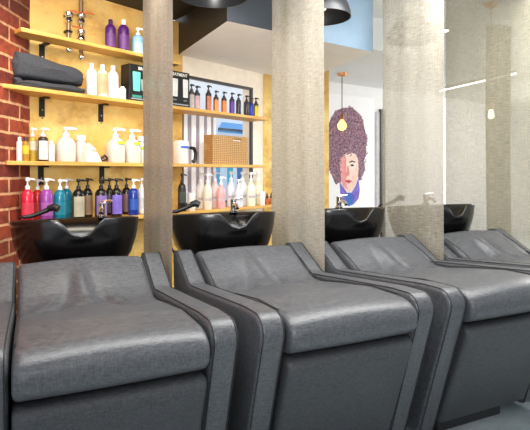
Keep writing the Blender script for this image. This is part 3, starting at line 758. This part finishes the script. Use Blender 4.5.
# ------------------------------------------------------------------ portrait
pc = Vector((.522, 0)); PZ = 6.8
mx_ = PZ/(F*.73); mz = PZ/F
port = thing('portrait_painting', 'large painting of a curly haired head on a white canvas', 'painting'); inport(port)
def pp(x, y): return (.522+(x-348)*mx_, H+(172-y)*mz)
a, zt_ = pp(321, 96); b, zb_ = pp(374, 214)
obj('canvas', bxm(a, b, -.03, -.001, zb_, zt_), plain(248, 246, 246, .7, var=.01), port, smooth=False, bevel=.003)
def flat(name, pts, y, mat, parent=port, th=.0015):
    bm = bmesh.new(); P = [pp(*p) for p in pts]
    v0 = [bm.verts.new((p[0], y, p[1])) for p in P]; v1 = [bm.verts.new((p[0], y+th, p[1])) for p in P]
    bm.faces.new(v0)
    for i in range(len(P)): bm.faces.new((v0[i], v0[(i+1) % len(P)], v1[(i+1) % len(P)], v1[i]))
    return obj(name, bm, mat, parent, smooth=False)
Y0 = -.0315
def paint(name, stops, sc=40):
    m, nt, b_ = mk(name); v = coords(nt)
    n = N(nt, 'ShaderNodeTexNoise', Scale=float(sc), Detail=4.0, Roughness=.7); nt.links.new(v, n.inputs['Vector'])
    nt.links.new(ramp(nt, n.outputs['Fac'], stops), b_.inputs['Base Color']); b_.inputs['Roughness'].default_value = .7; return m
M_HAIR = paint('painted_hair', [(.36, rgb(70, 44, 58)), (.48, rgb(128, 94, 112)), (.58, rgb(168, 128, 146)), (.68, rgb(220, 176, 160))], 34)
M_CURL = paint('painted_curls', [(.36, rgb(58, 34, 52)), (.5, rgb(140, 100, 130)), (.66, rgb(206, 156, 140))], 30)
M_SKIN = paint('painted_skin', [(.35, rgb(240, 190, 176)), (.55, rgb(250, 222, 206)), (.7, rgb(250, 236, 226))], 6)
M_SKIN2 = paint('painted_shadow', [(.35, rgb(226, 130, 130)), (.65, rgb(244, 176, 166))], 8)
M_COLL = paint('painted_collar', [(.35, rgb(84, 84, 190)), (.55, rgb(140, 110, 200)), (.7, rgb(60, 130, 200))], 9)
hair = [(334, 184), (331, 176), (328, 168), (327, 158), (325.5, 148), (326, 138), (327, 128), (330, 119), (335, 112), (341, 109), (348, 107.5), (354, 110), (359, 114), (362, 121), (364, 130), (366, 138), (365, 146), (365.5, 154), (363, 160), (364, 168), (362, 175), (358, 181), (356.5, 176), (356, 164), (353, 157), (349, 158), (346, 163), (342.5, 166), (340.5, 174), (339, 182)]
flat('painted_face', [(338, 160), (341, 156), (347, 152), (354, 154), (357, 160), (357, 170), (356, 179), (353, 187), (349, 192), (345, 192), (342, 187), (339.5, 180), (338.5, 170)], Y0-.001, M_SKIN)
flat('painted_shadow', [(338.3, 160), (341, 157), (344.5, 158), (344.5, 172), (345.5, 176), (344.5, 180), (346, 190), (342, 187), (339.5, 180), (338.5, 170)], Y0-.0018, M_SKIN2)
for ex in (350.5,):
    flat('painted_eye', [(ex-2.2, 165.3), (ex, 164), (ex+2.4, 165.2), (ex, 166.6)], Y0-.0026, plain(70, 50, 70, .7))
    flat('painted_brow', [(ex-2.8, 161.8), (ex, 160.4), (ex+3.2, 161.6), (ex+3.2, 162.8), (ex, 161.8), (ex-2.8, 163)], Y0-.0026, plain(70, 40, 56, .7))
flat('painted_nose', [(345.6, 166), (346.8, 166), (348.2, 174.5), (346.5, 176.2), (344.4, 175)], Y0-.0026, plain(224, 150, 140, .7))
flat('painted_lips', [(343, 181), (346, 179.6), (350.5, 180.8), (347, 183.6)], Y0-.0026, plain(196, 70, 90, .7))
flat('painted_collar', [(338, 181), (341, 186), (345.5, 192.5), (350, 192.5), (354, 186), (357, 178), (358.5, 190), (357, 199), (352, 204.5), (347, 206), (341.5, 202), (339, 194)], Y0-.0005, M_COLL)
flat('painted_scarf', [(345, 193), (350, 193), (351.5, 204), (347, 206), (344, 203)], Y0-.0022, plain(50, 110, 190, .7))
bm = bmesh.new(); rnd = random.Random(3); cnt = 0
hx = [p for p in hair]
def inside(x, y):
    c = False; j = len(hx)-1
    for i in range(len(hx)):
        (xi, yi), (xj, yj) = hx[i], hx[j]
        if (yi > y) != (yj > y) and x < (xj-xi)*(y-yi)/(yj-yi)+xi: c = not c
        j = i
    return c
while cnt < 190:
    x, y = rnd.uniform(325, 367), rnd.uniform(107, 184)
    if not inside(x, y) or (341 < x < 357 and y > 157): continue
    r = rnd.uniform(1.2, 2.6); a0 = rnd.uniform(0, 6.28); pts = []
    for i in range(9):
        q = a0+i*.62; rr = r*(1-.07*i); px_, pz_ = pp(x+rr*math.cos(q)*.8, y+rr*math.sin(q)); pts.append((px_, Y0-.0012-.00001*cnt, pz_))
    tube(bm, pts, .0065, 4); cnt += 1
bmesh.ops.scale(bm, vec=(1, .25, 1), verts=bm.verts, space=Matrix.Translation((0, -(Y0-.0012), 0)))
for f in bm.faces: f.material_index = 1
P = [pp(*p) for p in hair]; v0 = [bm.verts.new((p[0], Y0, p[1])) for p in P]; v1 = [bm.verts.new((p[0], Y0+.0015, p[1])) for p in P]
bm.faces.new(v0)
for i in range(len(P)): bm.faces.new((v0[i], v0[(i+1) % len(P)], v1[(i+1) % len(P)], v1[i]))
obj('painted_hair', bm, [M_HAIR, M_CURL], port, smooth=False)
# dark upright trim and grey pilaster right of the painting
def s_at(x): k = (x-265)/F; return (k*PO.y-PO.x)/(PE.x-k*PE.y)
struct(inport(obj('trim_1', bxm(s_at(375.5), s_at(379), -.02, 0, 0, 1.98), plain(196, 192, 196, .6), smooth=False)))
struct(inport(obj('trim_2', bxm(s_at(379), s_at(383.5), -.035, 0, 0, 2.02), plain(50, 46, 46, .5), smooth=False)))

# ------------------------------------------------------------------ lamps
def shade_lamp(X, Z, z0, label, top=None):
    top = top or CEIL
    t = thing('dome_pendant', label, 'pendant lamp', W(X, Z, z0), 0, 'black dome pendant lamps over the chairs')
    prof = [(.175, 0), (.172, .03), (.158, .075), (.13, .12), (.09, .155), (.045, .175), (.03, .20)]
    bm = bmesh.new(); seg = 40; R = []
    for r, z in prof+[(r-.004, z-.004) for r, z in reversed(prof[:-1])]:
        R.append([bm.verts.new((r*math.cos(2*PI*i/seg), r*math.sin(2*PI*i/seg), max(z, 0))) for i in range(seg)])
    for a, b in zip(R, R[1:]):
        for i in range(seg): bm.faces.new((a[i], a[(i+1) % seg], b[(i+1) % seg], b[i]))
    bm.faces.new(R[6]); 
    for i in range(seg): bm.faces.new((R[-1][i], R[-1][(i+1) % seg], R[0][(i+1) % seg], R[0][i]))
    obj('lamp_shade', bm, plain(28, 29, 32, .35), t)
    b = obj('bulb', lathe(bmesh.new(), [(.012, .16), (.014, .13), (.030, .10), (.034, .075), (.026, .048), (.008, .038)], 20), plain(250, 240, 220, .3, emit=1.2), t)
    obj('socket', lathe(bmesh.new(), [(.02, .14), (.022, .172)], 16), plain(170, 160, 140, .3, metal=.8), t)
    obj('cord', tube(bmesh.new(), [(0, 0, .195), (0, 0, top-z0)], .004, 6), M_BLACK, t)
    return t
shade_lamp(-.26, 2.5, 2.0, 'black dome pendant lamp at the top, above the second basin')
shade_lamp(.342, 3.0, 2.05, 'black dome pendant lamp with its bulb showing, right of the wide curtain', HI)
shade_lamp(1.04, 3.54, 2.05, 'black dome pendant lamp seen dimly through the mesh curtain', HI)
# bare bulb pendant in front of the portrait
pq = W((342-265)/F*6.05, 6.05)
def bare(label, X, Z, ztop, zbulb, q=1.0, tint=(255, 190, 84)):
    t = thing('bulb_pendant', label, 'pendant lamp', W(X, Z, zbulb), 0, 'bare bulb pendants')
    obj('bulb', lathe(bmesh.new(), [(.012, .045), (.02, .03), (.05*q, -.01*q), (.055*q, -.04*q), (.042*q, -.075*q), (.012*q, -.092*q)], 20), plain(*tint, .2, emit=5.0), t)
    obj('socket', lathe(bmesh.new(), [(.018, .04), (.02, .10), (.012, .115)], 14), plain(170, 110, 60, .3, metal=.9), t)
    obj('cord', tube(bmesh.new(), [(0, 0, .11), (0, 0, ztop-zbulb)], .005, 6), M_BLACK, t)
    obj('ceiling_rose', lathe(bmesh.new(), [(.06, ztop-zbulb), (.055, ztop-zbulb-.03), (.01, ztop-zbulb-.04)], 20), plain(226, 150, 90, .3, metal=.5), t)
bare('glowing amber bulb hanging in front of the curly haired portrait', (342-265)/F*6.05, 6.05, CEIL+.05, H+(172-123)*6.05/F)
bare('small warm white bulb seen through the far right mesh curtain', (491-265)/F*4.5, 4.5, HI, H+(172-114)*4.5/F, .5, (255, 226, 180))
# strip light and spotlight on the white ceiling behind the curtains
o = thing('strip_light', 'slim bright strip light on the ceiling behind the mesh curtains', 'ceiling light')
p0, p1 = W(2.5, 7.1, CEIL+.03), W(2.95, 5.86, CEIL+.03)
obj('housing', tube(bmesh.new(), [p0+Vector((0, 0, .001)), p1+Vector((0, 0, .001))], .0195, 8), M_WHITE, o)
obj('tube', tube(bmesh.new(), [p0-Vector((0, 0, .02)), p1-Vector((0, 0, .02))], .014, 8), plain(255, 250, 240, .4, emit=5), o)
o = thing('ceiling_spotlight', 'bright round spotlight on the ceiling between two mesh curtains', 'ceiling light', W(1.86, 5.15, HI))
obj('housing', lathe(bmesh.new(), [(.05, 0), (.055, -.05), (.045, -.06)], 20), M_WHITE, o)
obj('lens', lathe(bmesh.new(), [(.04, -.058), (.035, -.066)], 20), plain(255, 250, 244, .3, emit=10), o)

# ------------------------------------------------------------------ mesh curtains
def curtain(label, p0, p1, z0, mat, seed, wave=.004, zt=HI-.01):
    p0, p1 = Vector(p0), Vector(p1); L = (p1-p0).length
    bm = bmesh.new(); nx, nz = 28, 20; g = []
    for i in range(nx+1):
        row = []
        for j in range(nz+1):
            x = L*i/nx; z = (zt-z0)*j/nz
            y = wave*math.sin(6*x/L*PI+seed)+wave*.6*math.sin(2.3*z+seed*2+3*x)
            row.append(bm.verts.new((x-L/2, y, z)))
        g.append(row)
    for i in range(nx):
        for j in range(nz): bm.faces.new((g[i][j], g[i+1][j], g[i+1][j+1], g[i][j+1]))
    r = Vector((1, 0)); an = math.atan2(p1.y-p0.y, p1.x-p0.x); c = (p0+p1)/2
    t = thing('mesh_curtain', label, 'curtain', (c.x, c.y, z0), an, 'hanging mesh curtains')
    obj('cloth', bm, mat, t)
    obj('rail', bxm(-L/2, L/2, -.012, .012, zt-z0-.03, zt-z0+.01), plain(150, 146, 138, .4), t, smooth=False)
    return t
K1 = mesh_cloth('mesh_grey', (132, 124, 112), (164, 155, 142), .98)
K2 = mesh_cloth('mesh_beige', (168, 160, 145), (196, 189, 174), .98)
K3 = mesh_cloth('mesh_sheer', (154, 146, 130), (186, 179, 163), .78)
K4 = mesh_cloth('mesh_sheer_far', (146, 140, 118), (180, 173, 150), .74)
curtain('narrow grey mesh curtain between the first and second chairs', (.615, 2.30), (.615, 2.955), .35, K1, 1, zt=CEIL-.01)
curtain('beige mesh curtain between the second and third chairs', (1.40, 2.216), (1.40, 2.835), .35, K2, 2)
curtain('sheer mesh curtain between the third and fourth chairs', (2.18, 2.165), (2.18, 2.72), .35, K3, 3)
curtain('mesh curtain hanging right of the fourth chair', (2.96, 2.12), (2.96, 2.925), .35, K4, 4)
qa, qb = W(.442*4.9, 4.9), W(.492*5.0, 5.0)
curtain('narrow darker mesh curtain seen through the one right of the fourth chair', (qa.x, qa.y), (qb.x, qb.y), .05, K1, 5, .012, zt=CEIL+.3)

# ------------------------------------------------------------------ light
wd = bpy.data.worlds.new('world'); scn.world = wd; wd.use_nodes = True
wd.node_tree.nodes['Background'].inputs[0].default_value = (.93, .96, 1.0, 1); wd.node_tree.nodes['Background'].inputs[1].default_value = 1.15
def area(name, loc, target, sx, sy, pw, col=(1, 1, 1)):
    l = bpy.data.lights.new(name, 'AREA'); l.shape = 'RECTANGLE'; l.size = sx; l.size_y = sy; l.energy = pw; l.color = col
    o = bpy.data.objects.new(name, l); C.objects.link(o); o.location = loc
    d = Vector(target)-Vector(loc); o.rotation_euler = d.to_track_quat('-Z', 'Y').to_euler(); return o
area('chair_light', (1.3, 1.7, 2.24), (1.3, 1.9, 0), 3.4, 1.0, 115, (1, .98, .96))
a = W(-.75, 2.45, 2.2); b = W(-1.2, 3.3, 1.1)
area('shelf_light', a, b, 1.2, .3, 17, (1, .9, .74))
area('far_light', W(5.0, 7.0, 2.27), W(2.6, 6.4, .9), 1.4, 1.4, 150, (1, .97, .93))
bl = area('soffit_fill', (-.3, -.2, 1.35), W(.15, 3.9, 2.1), .8, .5, 18, (1, .98, .95)); bl.data.spread = 1.3  # fill lamp added behind the camera to lift the soffit
area('fascia_fill', W(.75, 2.7, 2.2), W(.62, 3.6, 2.1), .5, .3, 5, (.9, .95, 1))  # unseen lamp added to brighten the front fascia
scn.view_settings.view_transform = 'Standard'; scn.view_settings.exposure = 0.0
scn.cycles.max_bounces = 8; scn.cycles.transparent_max_bounces = 12
